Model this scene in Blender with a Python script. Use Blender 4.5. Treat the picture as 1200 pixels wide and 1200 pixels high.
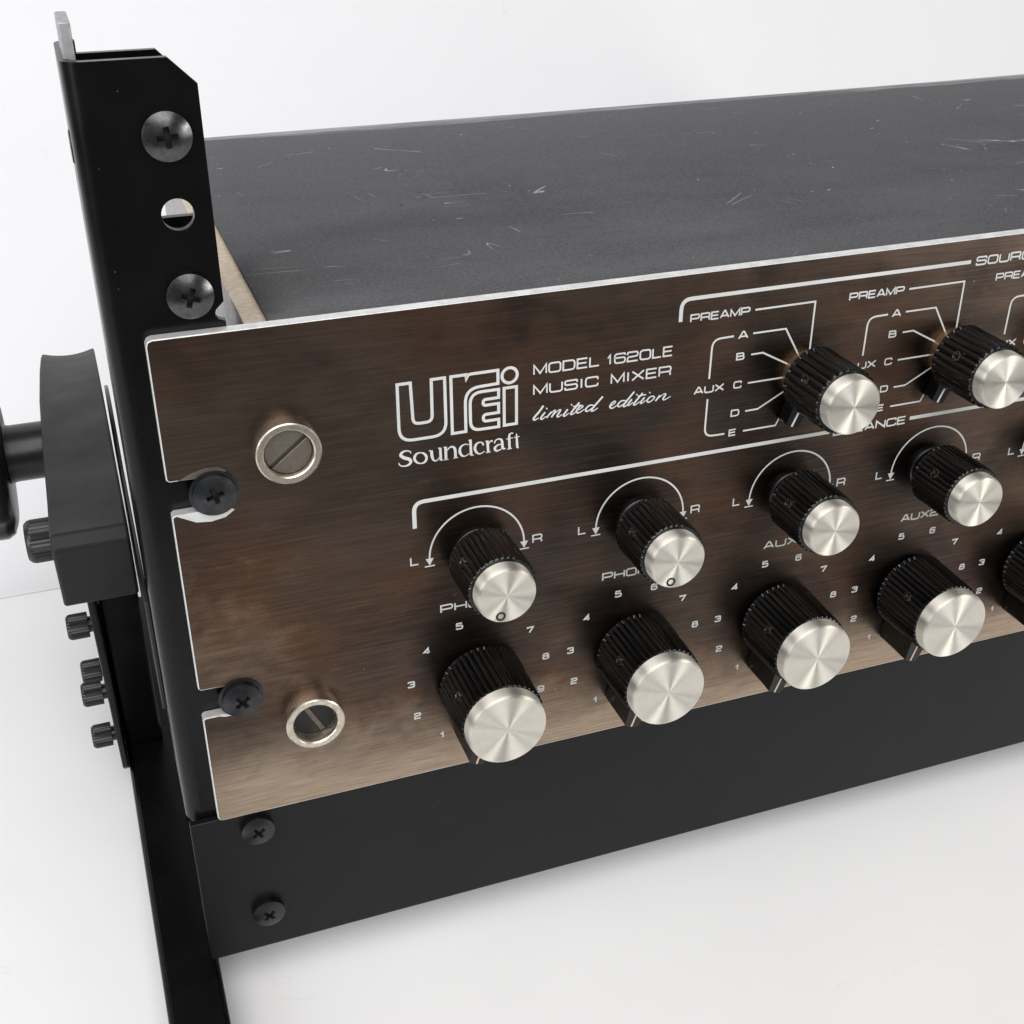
import bpy, bmesh, math, random
from mathutils import Matrix, Vector
random.seed(4)
scene = bpy.context.scene
C = scene.collection
for o in list(bpy.data.objects): bpy.data.objects.remove(o)

# ------------------------------------------------------------------ frames
# panel frame (millimetres): X along the front panel from its left edge, Y into the mixer, Z up the panel from its bottom edge.
# The rack is tipped back by TAU; the table top is world z = 0, LIFT below the panel's lower edge.
TAU = math.radians(11.0)
LIFT = 0.066
MM = 0.001
PROT = Matrix.Rotation(-TAU, 4, 'X')
PMAT = Matrix.Translation((0, 0, LIFT)) @ PROT

# ------------------------------------------------------------------ camera
cam = bpy.data.cameras.new('camera')
camo = bpy.data.objects.new('camera', cam); C.objects.link(camo)
right = Vector((0.9413, -0.3387, -0.0032)); fwd = Vector((0.2950, 0.8234, -0.4850)).normalized()
right = (right - fwd * right.dot(fwd)).normalized(); up = right.cross(fwd)
M = Matrix.Identity(4)
for i in range(3):
    M[i][0] = right[i]; M[i][1] = up[i]; M[i][2] = -fwd[i]
M.translation = Vector((-11.23, -257.68, 228.11)) * MM
camo.matrix_world = PMAT @ M
cam.sensor_fit = 'HORIZONTAL'; cam.sensor_width = 36.0; cam.lens = 1474.3 / 1200 * 36
cam.clip_start = 0.005; cam.clip_end = 20
scene.camera = camo

# ------------------------------------------------------------------ light
world = bpy.data.worlds.new('World'); scene.world = world; world.use_nodes = True
bg = world.node_tree.nodes['Background']
bg.inputs[0].default_value = (0.95, 0.98, 1.0, 1); bg.inputs[1].default_value = 0.16

def area(name, loc, target, size, power, color):
    l = bpy.data.lights.new(name, 'AREA'); l.shape = 'RECTANGLE'; l.size, l.size_y = size; l.energy = power; l.color = color
    o = bpy.data.objects.new(name, l); C.objects.link(o); o.location = loc
    o.rotation_euler = (Vector(target) - Vector(loc)).to_track_quat('-Z', 'Y').to_euler()
    return o
area('overhead_softbox', (-0.35, -0.75, 1.75), (0.04, 0.10, 0.05), (2.4, 1.6), 40.5, (1.0, 0.99, 0.985))
area('right_window', (1.10, -0.95, 0.42), (0.12, 0.0, 0.10), (0.22, 0.50), 4.2, (1.0, 0.97, 0.93))
area('left_window', (-1.05, -0.50, 0.55), (-0.02, 0.15, 0.08), (0.30, 0.6), 5.5, (0.97, 0.99, 1.0))

vs = scene.view_settings
vs.view_transform = 'Standard'; vs.look = 'None'; vs.exposure = 0.0; vs.gamma = 1.0; vs.use_curve_mapping = False
scene.render.engine = 'CYCLES'

# ------------------------------------------------------------------ materials
def mat(name, base, metallic=0.0, rough=0.5, spec=0.5):
    m = bpy.data.materials.new(name); m.use_nodes = True
    b = m.node_tree.nodes['Principled BSDF']
    b.inputs['Base Color'].default_value = (*base, 1); b.inputs['Metallic'].default_value = metallic
    b.inputs['Roughness'].default_value = rough; b.inputs['Specular IOR Level'].default_value = spec
    return m
class NB:
    """short-hand for building node trees"""
    def __init__(s, m): s.m = m; s.t = m.node_tree; s.n = s.t.nodes; s.b = s.n['Principled BSDF']
    def link(s, a, b): s.t.links.new(a, b)
    def coord(s, scale=(1, 1, 1), loc=(0, 0, 0), rot=(0, 0, 0)):
        tc = s.n.new('ShaderNodeTexCoord'); mp = s.n.new('ShaderNodeMapping')
        mp.inputs['Scale'].default_value = scale; mp.inputs['Location'].default_value = loc; mp.inputs['Rotation'].default_value = rot
        s.link(tc.outputs['Object'], mp.inputs['Vector']); return mp.outputs[0]
    def noise(s, vec, scale, detail=4, rough=0.55, dist=0.0):
        n = s.n.new('ShaderNodeTexNoise'); n.inputs['Scale'].default_value = scale; n.inputs['Detail'].default_value = detail
        n.inputs['Roughness'].default_value = rough; n.inputs['Distortion'].default_value = dist
        s.link(vec, n.inputs['Vector']); return n.outputs['Fac']
    def vor(s, vec, scale, feature='F1', rnd=1.0):
        n = s.n.new('ShaderNodeTexVoronoi'); n.feature = feature; n.inputs['Scale'].default_value = scale; n.inputs['Randomness'].default_value = rnd
        s.link(vec, n.inputs['Vector']); return n.outputs['Distance']
    def ramp(s, fac, stops):
        r = s.n.new('ShaderNodeValToRGB'); e = r.color_ramp.elements
        while len(e) < len(stops): e.new(0.5)
        for el, (p, c) in zip(e, stops):
            el.position = p; el.color = c if len(c) == 4 else (*c, 1)
        s.link(fac, r.inputs[0]); return r.outputs[0]
    def g(s, fac, a, b, lo=0.0, hi=1.0):
        r = s.n.new('ShaderNodeMapRange'); r.inputs[1].default_value = a; r.inputs[2].default_value = b
        r.inputs[3].default_value = lo; r.inputs[4].default_value = hi; s.link(fac, r.inputs[0]); return r.outputs[0]
    def mix(s, fac, a, b, mode='MIX'):
        m = s.n.new('ShaderNodeMix'); m.data_type = 'RGBA'; m.blend_type = mode
        for sock, v in ((m.inputs[0], fac), (m.inputs[6], a), (m.inputs[7], b)):
            if isinstance(v, (int, float)): sock.default_value = v
            elif isinstance(v, tuple): sock.default_value = (*v, 1)
            else: s.link(v, sock)
        return m.outputs[2]
    def math(s, op, a, b=0.0):
        m = s.n.new('ShaderNodeMath'); m.operation = op
        for sock, v in ((m.inputs[0], a), (m.inputs[1], b)):
            if isinstance(v, (int, float)): sock.default_value = v
            else: s.link(v, sock)
        return m.outputs[0]
    def bump(s, h, strength, dist):
        b = s.n.new('ShaderNodeBump'); b.inputs['Strength'].default_value = strength; b.inputs['Distance'].default_value = dist
        s.link(h, b.inputs['Height']); s.link(b.outputs[0], s.b.inputs['Normal']); return b
    def set(s, name, v):
        s.link(v, s.b.inputs[name])

def scratches(nb, scale, rot, width, density, seed=0):
    """sparse thin scratch mask: stretched noise threshold gated by a patch noise"""
    v = nb.coord((1, 1, 1), (seed, seed * .7, seed * 1.3), rot)
    sc = nb.n.new('ShaderNodeMapping'); sc.inputs['Scale'].default_value = scale; nb.link(v, sc.inputs['Vector'])
    n = nb.noise(sc.outputs[0], 1.0, 1, 0.5, 0.6)
    d = nb.math('ABSOLUTE', nb.math('SUBTRACT', n, 0.5))
    line = nb.g(d, 0.0, width, 1.0, 0.0)
    gate = nb.g(nb.noise(v, density[0], 2), density[1], density[1] + 0.03)
    return nb.math('MULTIPLY', line, gate)

def make_panel_mat():
    m = mat('brushed_bronze', (0.3, 0.2, 0.15), 1.0, 0.4); nb = NB(m)
    v = nb.coord()
    sep = nb.n.new('ShaderNodeSeparateXYZ'); nb.link(v, sep.inputs[0])
    big = nb.noise(nb.coord((15, 15, 19)), 1.0, 4, 0.55, 0.5)
    hue = nb.noise(nb.coord((19, 19, 26), (4, 8, 1)), 1.0, 3, 0.55, 0.4)
    smoke = nb.noise(nb.coord((30, 30, 42), (1.7, 2, 5.3)), 1.0, 5, 0.62, 0.4)
    mid = nb.noise(nb.coord((80, 80, 120), (3, 1, 2)), 1.0, 6, 0.7, 0.2)
    streak = nb.noise(nb.coord((34, 34, 1700)), 1.0, 3, 0.7)
    fine = nb.noise(nb.coord((60, 60, 3000), (5, 5, 5)), 1.0, 3, 0.72)
    # heavy brown tarnish, redder in places
    col = nb.ramp(big, [(0.32, (0.064, 0.051, 0.045)), (0.46, (0.096, 0.068, 0.053)), (0.62, (0.126, 0.092, 0.072))])
    col = nb.mix(nb.g(hue, 0.46, 0.66, 0.0, 0.8), col, (0.138, 0.070, 0.040))
    # paler brass-grey metal along the lower edge and the left end
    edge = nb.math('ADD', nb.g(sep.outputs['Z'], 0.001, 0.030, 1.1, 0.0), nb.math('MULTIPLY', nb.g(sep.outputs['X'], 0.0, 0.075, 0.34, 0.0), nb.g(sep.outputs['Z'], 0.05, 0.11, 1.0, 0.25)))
    thin = nb.math('ADD', edge, nb.math('ADD', nb.g(mid, 0.25, 0.75, -0.16, 0.16), nb.g(smoke, 0.3, 0.7, 0.14, -0.14)))  # amount of paler metal: lower edge and left end, broken up by noise
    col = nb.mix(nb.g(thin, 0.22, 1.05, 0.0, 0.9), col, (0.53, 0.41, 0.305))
    # smoky black tarnish clouds, and knob shadow halos painted into the colour round every control
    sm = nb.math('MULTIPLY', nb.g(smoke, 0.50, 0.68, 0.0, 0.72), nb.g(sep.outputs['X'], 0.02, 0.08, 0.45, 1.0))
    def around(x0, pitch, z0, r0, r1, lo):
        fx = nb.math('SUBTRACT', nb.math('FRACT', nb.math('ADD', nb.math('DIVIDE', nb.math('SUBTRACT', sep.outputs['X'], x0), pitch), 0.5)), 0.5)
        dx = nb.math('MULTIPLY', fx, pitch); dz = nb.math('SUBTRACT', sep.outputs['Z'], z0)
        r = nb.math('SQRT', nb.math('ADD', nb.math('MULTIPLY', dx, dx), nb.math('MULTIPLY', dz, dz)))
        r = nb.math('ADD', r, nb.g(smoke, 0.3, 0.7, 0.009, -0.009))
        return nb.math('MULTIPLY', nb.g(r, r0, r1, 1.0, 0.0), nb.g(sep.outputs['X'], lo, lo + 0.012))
    knob_shade = nb.math('MAXIMUM', nb.math('MAXIMUM', around(.07185, .04462, .030, .012, .024, .042), around(.07185, .04462, .068, .009, .019, .042)), around(.1616, .04475, .1017, .009, .019, .135))
    sm = nb.math('MAXIMUM', sm, nb.math('MULTIPLY', knob_shade, 0.70))
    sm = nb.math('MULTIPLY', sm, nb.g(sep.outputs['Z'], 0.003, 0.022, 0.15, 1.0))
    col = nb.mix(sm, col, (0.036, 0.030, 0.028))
    # brush lines
    col = nb.mix(nb.g(streak, 0.45, 0.72, 0.0, 0.42), col, nb.mix(0.4, col, (0.30, 0.24, 0.20)))
    col = nb.mix(nb.g(fine, 0.42, 0.66, 0.0, 0.62), col, nb.mix(0.6, col, (0.02, 0.016, 0.014)))
    # dust specks
    sp = nb.g(nb.vor(nb.coord((1, 0.01, 1)), 170), 0.0, 0.05, 1.0, 0.0)
    gate = nb.g(nb.noise(v, 70, 2), 0.58, 0.62)
    col = nb.mix(nb.math('MULTIPLY', nb.math('MULTIPLY', sp, gate), 0.8), col, (0.65, 0.6, 0.55))
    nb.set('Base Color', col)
    nb.set('Roughness', nb.math('ADD', nb.g(mid, 0.3, 0.7, 0.33, 0.42), nb.g(fine, 0.3, 0.7, -0.05, 0.06)))
    tv = nb.n.new('ShaderNodeCombineXYZ'); tv.inputs[1].default_value = math.sin(TAU); tv.inputs[2].default_value = math.cos(TAU)
    nb.link(tv.outputs[0], nb.b.inputs['Tangent']); nb.b.inputs['Anisotropic'].default_value = 0.5
    nb.bump(nb.math('ADD', nb.math('MULTIPLY', fine, 0.6), nb.math('MULTIPLY', streak, 0.4)), 0.12, 0.00008)
    return m
def make_raw_metal(name, col, rough, metallic=1.0, sc=700):
    m = mat(name, col, metallic, rough); nb = NB(m)
    n = nb.noise(nb.coord(), sc, 5, 0.7)
    nb.set('Base Color', nb.mix(nb.g(n, 0.35, 0.7), col, tuple(c * 0.72 for c in col)))
    nb.set('Roughness', nb.g(n, 0.3, 0.7, rough - 0.08, rough + 0.12))
    nb.bump(n, 0.15, 0.0001)
    return m
def make_black(name, base=0.011, rough=0.38, grain=1600, bstr=0.12, dust=0.5, spec=0.5):
    m = mat(name, (base, base, base * 1.05), 0, rough, spec); nb = NB(m)
    n = nb.noise(nb.coord(), grain, 3, 0.6)
    nb.bump(n, bstr, 0.00006)
    d = nb.g(nb.vor(nb.coord(), 330), 0.0, 0.05, 1.0, 0.0)
    gate = nb.g(nb.noise(nb.coord((1, 1, 1), (2, 2, 2)), 90, 1), 0.60, 0.63)
    nb.set('Base Color', nb.mix(nb.math('MULTIPLY', nb.math('MULTIPLY', d, gate), dust), (base, base, base * 1.05), (0.4, 0.4, 0.4)))
    nb.set('Roughness', nb.g(nb.noise(nb.coord(), 60, 4), 0.3, 0.7, rough - 0.05, rough + 0.07))
    return m
def make_cover_mat():
    m = mat('charcoal_cover_paint', (0.08, 0.08, 0.085), 0, 0.6, 0.35); nb = NB(m)
    grain = nb.noise(nb.coord(), 1150, 3, 0.75)
    cloud = nb.noise(nb.coord((1, 2.2, 1)), 24, 5, 0.65)
    col = nb.mix(nb.g(cloud, 0.3, 0.7), (0.052, 0.053, 0.057), (0.078, 0.078, 0.083))
    col = nb.mix(nb.g(grain, 0.42, 0.68, 0, 0.6), col, nb.mix(0.4, col, (0.22, 0.22, 0.225)))
    s = None
    for rot, seed, thr in (((0, 0, 0.5), 0.11, 0.64), ((0, 0, -0.7), 0.37, 0.655), ((0, 0, 1.3), 0.71, 0.655), ((0, 0, 0.05), 0.93, 0.645)):
        k = scratches(nb, (14, 80, 1), rot, 0.0042, (34, thr), seed)
        s = k if s is None else nb.math('MAXIMUM', s, k)
    chips = nb.math('MULTIPLY', nb.g(nb.noise(nb.coord(), 620, 2), 0.70, 0.73), nb.g(nb.noise(nb.coord((1, 1, 1), (4, 4, 4)), 40, 2), 0.60, 0.64))
    dent = nb.math('MULTIPLY', nb.g(nb.noise(nb.coord((1, 1, 1), (9, 2, 4)), 360, 1), 0.78, 0.80), 0.8)
    # rubbed bare along the rear fold
    sep = nb.n.new('ShaderNodeSeparateXYZ'); nb.link(nb.coord(), sep.inputs[0])
    edge = nb.g(sep.outputs['Y'], 0.1790, 0.1960)
    rub = nb.g(nb.math('ADD', nb.math('MULTIPLY', edge, 0.62), nb.noise(nb.coord((16, 170, 60)), 1.0, 6, 0.75)), 0.74, 0.98)
    w = nb.math('MAXIMUM', nb.math('MAXIMUM', s, chips), nb.math('MULTIPLY', rub, 0.75))
    col = nb.mix(nb.math('MULTIPLY', w, 0.85), col, (0.50, 0.51, 0.51))
    col = nb.mix(dent, col, (0.02, 0.02, 0.02))
    nb.set('Base Color', col)
    nb.set('Roughness', nb.g(cloud, 0.3, 0.7, 0.55, 0.68))
    nb.bump(grain, 0.35, 0.00012)
    return m
def make_cap_mat():
    m = mat('turned_aluminium', (0.86, 0.82, 0.73), 1.0, 0.34); nb = NB(m)
    tg = nb.n.new('ShaderNodeTangent'); tg.direction_type = 'RADIAL'; tg.axis = 'Y'
    nb.link(tg.outputs[0], nb.b.inputs['Tangent']); nb.b.inputs['Anisotropic'].default_value = 0.95; nb.b.inputs['Anisotropic Rotation'].default_value = 0.25
    sep = nb.n.new('ShaderNodeSeparateXYZ'); nb.link(nb.coord(), sep.inputs[0])
    r = nb.math('SQRT', nb.math('ADD', nb.math('MULTIPLY', sep.outputs[0], sep.outputs[0]), nb.math('MULTIPLY', sep.outputs[2], sep.outputs[2])))
    cx = nb.n.new('ShaderNodeCombineXYZ'); nb.link(r, cx.inputs[0])
    n = nb.noise(cx.outputs[0], 5200, 2, 0.6)
    wear = nb.noise(nb.coord(), 420, 4)
    nb.set('Base Color', nb.mix(nb.g(n, 0.3, 0.75, 0, 0.35), nb.mix(nb.g(wear, 0.4, 0.7), (0.88, 0.845, 0.765), (0.82, 0.78, 0.69)), (0.68, 0.64, 0.55)))
    nb.set('Roughness', nb.g(n, 0.3, 0.7, 0.42, 0.52))
    return m
def make_paper(name, c0, c1, sc):
    m = mat(name, c0, 0, 0.75, 0.25); nb = NB(m)
    cloud = nb.noise(nb.coord(), sc, 5, 0.6)
    fib = nb.noise(nb.coord(), 900, 3, 0.6)
    col = nb.mix(nb.g(cloud, 0.3, 0.75), c0, c1)
    sm = scratches(nb, (10, 60, 60), (0, 0.3, 0.4), 0.004, (14, 0.60), 0.23)
    col = nb.mix(nb.math('MULTIPLY', sm, 0.22), col, (0.60, 0.60, 0.62))
    dots = nb.math('MULTIPLY', nb.g(nb.noise(nb.coord(), 420, 2), 0.735, 0.77), 0.16)
    col = nb.mix(dots, col, (0.5, 0.48, 0.46))
    nb.set('Base Color', col); nb.bump(nb.math('ADD', fib, nb.math('MULTIPLY', cloud, 2.0)), 0.06, 0.0004)
    return m

def make_ink():
    m = mat('silkscreen_ink', (0.66, 0.67, 0.66), 0, 0.5); nb = NB(m)
    n = nb.noise(nb.coord(), 1500, 3, 0.7); c = nb.noise(nb.coord((1, 1, 1), (3, 1, 4)), 45, 3)
    col = nb.mix(nb.g(c, 0.35, 0.7), (0.70, 0.71, 0.70), (0.58, 0.585, 0.57))
    nb.set('Base Color', nb.mix(nb.g(n, 0.66, 0.74, 0, 0.5), col, (0.30, 0.26, 0.23)))
    return m
MAT = dict(
    bronze=make_panel_mat(),
    edge=make_raw_metal('bare_aluminium_edge', (0.90, 0.90, 0.89), 0.42, 0.55, 260),
    print=make_ink(),
    black=make_black('satin_black_steel', 0.0025, 0.26, 1600, 0.08, 0.5, 0.24),
    bar=make_black('powder_black_steel', 0.004, 0.38, 1100, 0.35, 0.6, 0.27),
    knob=make_black('black_phenolic', 0.0025, 0.17, 500, 0.12, 0.5, 0.5),
    block=make_black('black_anodised_block', 0.011, 0.55, 1100, 0.35, 0.2, 0.3),
    bolt=make_black('blackened_bolt', 0.014, 0.30, 900, 0.3),
    chrome=make_raw_metal('blackened_chrome', (0.11, 0.11, 0.115), 0.24),
    blackscrew=make_raw_metal('black_zinc_screw', (0.07, 0.072, 0.076), 0.34),
    cover=make_cover_mat(),
    tabgrey=make_raw_metal('grey_tab_edge', (0.42, 0.42, 0.43), 0.45, 0.3),  # rail tab, a lighter grey than the black rail
    zinc=make_raw_metal('tan_chromate_steel', (0.72, 0.60, 0.46), 0.5, 0.35),
    greysteel=make_raw_metal('grey_steel', (0.50, 0.47, 0.45), 0.5, 0.5),
    cap=make_cap_mat(),
    nickel=make_raw_metal('worn_nickel', (0.71, 0.64, 0.54), 0.28),
    oldsteel=make_raw_metal('tarnished_steel', (0.22, 0.19, 0.165), 0.5, 0.8),
    brass=make_raw_metal('brass_bushing', (0.62, 0.47, 0.28), 0.35),
    setscrew=make_raw_metal('set_screw_steel', (0.30, 0.25, 0.23), 0.2),
    dark=mat('dark_recess', (0.012, 0.012, 0.012), 0, 0.5),
    copper=mat('copper_line', (0.75, 0.55, 0.40), 0.5, 0.35),
    white=mat('white_line', (0.80, 0.80, 0.80), 0, 0.4),
    paper=make_paper('white_tabletop', (0.83, 0.825, 0.825), (0.79, 0.785, 0.785), 9),
    wall=make_paper('white_backdrop', (0.83, 0.83, 0.845), (0.80, 0.80, 0.815), 5),
)

# ------------------------------------------------------------------ mesh helpers (millimetres in, metres out)
def finish(bm, name, mats, parent=None, smooth=None, frame=None):
    bmesh.ops.recalc_face_normals(bm, faces=bm.faces)
    me = bpy.data.meshes.new(name)
    bm.to_mesh(me); bm.free()
    return link(me, name, mats, parent, smooth, frame)
def link(me, name, mats, parent=None, smooth=None, frame=None):
    if not isinstance(mats, (list, tuple)): mats = [mats]
    if not me.materials:
        for k in mats: me.materials.append(MAT[k])
    o = bpy.data.objects.new(name, me); C.objects.link(o)
    if parent: o.parent = parent
    if frame is not None: o.matrix_basis = frame
    if smooth is not None:
        me.polygons.foreach_set('use_smooth', [True] * len(me.polygons))
        me.set_sharp_from_angle(angle=math.radians(smooth))
    return o
def V(bm, x, y, z): return bm.verts.new((x * MM, y * MM, z * MM))
def box(bm, x0, x1, y0, y1, z0, z1, mi=0):
    v = [V(bm, x, y, z) for x in (x0, x1) for y in (y0, y1) for z in (z0, z1)]
    for f in ((0, 1, 3, 2), (4, 6, 7, 5), (0, 4, 5, 1), (2, 3, 7, 6), (0, 2, 6, 4), (1, 5, 7, 3)):
        bm.faces.new([v[i] for i in f]).material_index = mi
def prism(bm, pts, a0, a1, axis, mi=0, side_mi=None):
    """extrude a 2-D outline; axis 'Y': pts are (x,z); axis 'X': pts are (y,z); axis 'Z': pts are (x,y)"""
    def mk(p, a):
        return V(bm, p[0], a, p[1]) if axis == 'Y' else V(bm, a, p[0], p[1]) if axis == 'X' else V(bm, p[0], p[1], a)
    A = [mk(p, a0) for p in pts]; B = [mk(p, a1) for p in pts]
    bm.faces.new(A).material_index = mi; bm.faces.new(B).material_index = mi if side_mi is None else side_mi
    n = len(pts)
    for i in range(n):
        bm.faces.new((A[i], A[(i + 1) % n], B[(i + 1) % n], B[i])).material_index = mi if side_mi is None else side_mi
def lathe(bm, prof, n=48, axis='Y', c=(0, 0, 0), mi=0, cap0=True, cap1=True):
    """prof: (radius, position along axis)"""
    rings = []
    for r, a in prof:
        ring = []
        for k in range(n):
            t = 2 * math.pi * k / n; u, w = r * math.cos(t), r * math.sin(t)
            p = (u, a, w) if axis == 'Y' else (a, u, w) if axis == 'X' else (u, w, a)
            ring.append(V(bm, p[0] + c[0], p[1] + c[1], p[2] + c[2]))
        rings.append(ring)
    for A, B in zip(rings, rings[1:]):
        for k in range(n):
            bm.faces.new((A[k], A[(k + 1) % n], B[(k + 1) % n], B[k])).material_index = mi
    if cap0: bm.faces.new(rings[0]).material_index = mi
    if cap1: bm.faces.new(rings[-1]).material_index = mi
def bevel(o, w, seg=2, ang=30, material=-1):
    b = o.modifiers.new('bevel', 'BEVEL'); b.width = w * MM; b.segments = seg; b.limit_method = 'ANGLE'; b.angle_limit = math.radians(ang); b.material = material
    b.harden_normals = False
    return o
def plate_with_holes(bm, outer, holes, y0, y1, mi=0):
    """flat plate in the XZ plane between y0 and y1, with round or polygonal holes"""
    loops = [outer] + holes
    def side(y):
        vl = []; ed = []
        for lp in loops:
            vs_ = [V(bm, p[0], y, p[1]) for p in lp]; vl.append(vs_)
            for i in range(len(vs_)): ed.append(bm.edges.new((vs_[i], vs_[(i + 1) % len(vs_)])))
        r = bmesh.ops.triangle_fill(bm, use_beauty=True, use_dissolve=False, edges=ed)
        for f in r['geom']:
            if isinstance(f, bmesh.types.BMFace): f.material_index = mi
        return vl
    A = side(y0); B = side(y1)
    for a, b in zip(A, B):
        for i in range(len(a)):
            bm.faces.new((a[i], a[(i + 1) % len(a)], b[(i + 1) % len(a)], b[i])).material_index = mi
def circ(cx, cz, r, n=28): return [(cx + r * math.cos(2 * math.pi * k / n), cz + r * math.sin(2 * math.pi * k / n)) for k in range(n)]
def rounded(pts, closed=False, n=5):
    """pts: (x,y) or (x,y,r): round the corners that carry a radius"""
    out = []; N = len(pts)
    for i, p in enumerate(pts):
        r = p[2] if len(p) > 2 else 0
        if not r or (not closed and i in (0, N - 1)): out.append((p[0], p[1])); continue
        P = Vector(p[:2]); A = Vector(pts[i - 1][:2]); B = Vector(pts[(i + 1) % N][:2])
        da = (A - P); db = (B - P); r = min(r, da.length * .5, db.length * .5)
        a = P + da.normalized() * r; b = P + db.normalized() * r
        for k in range(n + 1):
            t = k / n; q = a * (1 - t) ** 2 + P * 2 * t * (1 - t) + b * t * t
            # pull towards a circular arc
            out.append((q.x, q.y))
    return out
INK = [0]
def ink(bm, pts, w, closed=False, y=None, caps=False):
    """flat printed stroke on the panel face; every stroke lies a hair above the one before"""
    INK[0] = (INK[0] + 1) % 12
    yy = -0.030 - INK[0] * 0.0022 if y is None else y
    P = [Vector((p[0], p[1])) for p in pts]; W = w if isinstance(w, (list, tuple)) else [w] * len(P)
    Q, WW = [], []
    for p, ww in zip(P, W):
        if not Q or (p - Q[-1]).length > 1e-4: Q.append(p); WW.append(ww)
    if closed and (Q[0] - Q[-1]).length < 1e-3: Q.pop(); WW.pop()
    n = len(Q); L = []; R = []
    for i in range(n):
        if closed: d0 = Q[i] - Q[i - 1]; d1 = Q[(i + 1) % n] - Q[i]
        else:
            d0 = Q[i] - Q[i - 1] if i else Q[1] - Q[0]; d1 = Q[i + 1] - Q[i] if i < n - 1 else Q[-1] - Q[-2]
        d0 = d0.normalized(); d1 = d1.normalized(); t = d0 + d1
        t = t.normalized() if t.length > 1e-6 else d0
        nrm = Vector((-t.y, t.x)); k = max(0.45, nrm.dot(Vector((-d1.y, d1.x)))); off = nrm * (WW[i] / 2 / k)
        L.append(V(bm, Q[i].x + off.x, yy, Q[i].y + off.y)); R.append(V(bm, Q[i].x - off.x, yy, Q[i].y - off.y))
    for i in range(n if closed else n - 1):
        j = (i + 1) % n; bm.faces.new((L[i], L[j], R[j], R[i]))
def ink_poly(bm, pts, y=-0.062):
    bm.faces.new([V(bm, p[0], y, p[1]) for p in pts])
def catmull(st, k=5):
    out = []
    for i in range(len(st) - 1):
        p0 = st[max(i - 1, 0)]; p1 = st[i]; p2 = st[i + 1]; p3 = st[min(i + 2, len(st) - 1)]
        for j in range(k):
            t = j / k
            out.append(tuple(0.5 * (2 * b + (c - a) * t + (2 * a - 5 * b + 4 * c - d) * t * t + (3 * b - a - 3 * c + d) * t ** 3) for a, b, c, d in zip(p0, p1, p2, p3)))
    out.append(st[-1]); return out

# wide square-shouldered stroke alphabet: (polyline, closed), x 0..1, y 0..1, optional corner radius
r_ = 0.26
GL = {
 'A': [([(0, 0), (.44, 1), (.56, 1), (1, 0)], 0), ([(.16, .28), (.84, .28)], 0)],
 'B': [([(0, .53), (0, 1), (.93, 1, .2), (.93, .53, .2), (0, .53)], 0), ([(0, .53), (0, 0), (1, 0, .22), (1, .53, .22), (.5, .53)], 0)],
 'C': [([(1, .70), (1, 1, r_), (0, 1, r_), (0, 0, r_), (1, 0, r_), (1, .30)], 0)],
 'D': [([(0, 0), (0, 1), (1, 1, .32), (1, 0, .32)], 1)],
 'E': [([(1, 1), (0, 1), (0, 0), (1, 0)], 0), ([(0, .52), (.92, .52)], 0)],
 'H': [([(0, 0), (0, 1)], 0), ([(1, 0), (1, 1)], 0), ([(0, .5), (1, .5)], 0)],
 'I': [([(.5, 0), (.5, 1)], 0)],
 'L': [([(0, 1), (0, 0), (1, 0)], 0)],
 'M': [([(0, 0), (0, 1), (.5, .08), (1, 1), (1, 0)], 0)],
 'N': [([(0, 0), (0, 1), (1, 0), (1, 1)], 0)],
 'O': [([(0, 0, r_), (0, 1, r_), (1, 1, r_), (1, 0, r_)], 1)],
 'P': [([(0, 0), (0, 1), (1, 1, .25), (1, .42, .25), (0, .42)], 0)],
 'R': [([(0, 0), (0, 1), (1, 1, .22), (1, .44, .22), (0, .44)], 0), ([(.55, .44), (.96, .42, .16), (.98, 0)], 0)],
 'S': [([(1, .74), (1, 1, .22), (0, 1, .22), (0, .53, .2), (1, .53, .2), (1, 0, .22), (0, 0, .22), (0, .26)], 0)],
 'U': [([(0, 1), (0, 0, r_), (1, 0, r_), (1, 1)], 0)],
 'X': [([(0, 0), (1, 1)], 0), ([(0, 1), (1, 0)], 0)],
 '0': [([(0, 0, r_), (0, 1, r_), (1, 1, r_), (1, 0, r_)], 1)],
 '1': [([(.05, .66), (.55, 1), (.55, 0)], 0)],
 '2': [([(0, .72), (0, 1, .22), (1, 1, .22), (1, .52, .2), (0, .48, .2), (0, 0), (1, 0)], 0)],
 '3': [([(0, .78), (0, 1, .2), (1, 1, .2), (1, .53, .15), (.3, .53)], 0), ([(.5, .53), (1, .53, .18), (1, 0, .2), (0, 0, .2), (0, .22)], 0)],
 '4': [([(.72, 0), (.72, 1), (0, .3), (1, .3)], 0)],
 '5': [([(.95, 1), (.05, 1), (.02, .57), (1, .6, .22), (1, 0, .22), (0, 0, .22), (0, .2)], 0)],
 '6': [([(1, .80), (1, 1, .22), (0, 1, .25), (0, 0, .25), (1, 0, .22), (1, .57, .22), (0, .57)], 0)],
 '7': [([(0, .8), (0, 1), (1, 1), (.35, 0)], 0)],
 '8': [([(.06, .54, .12), (.06, 1, .2), (.94, 1, .2), (.94, .54, .12)], 1), ([(0, 0, .2), (0, .54, .15), (1, .54, .15), (1, 0, .2)], 1)],
 '9': [([(0, .20), (0, 0, .22), (1, 0, .25), (1, 1, .25), (0, 1, .22), (0, .43, .22), (1, .43)], 0)],
}
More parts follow.
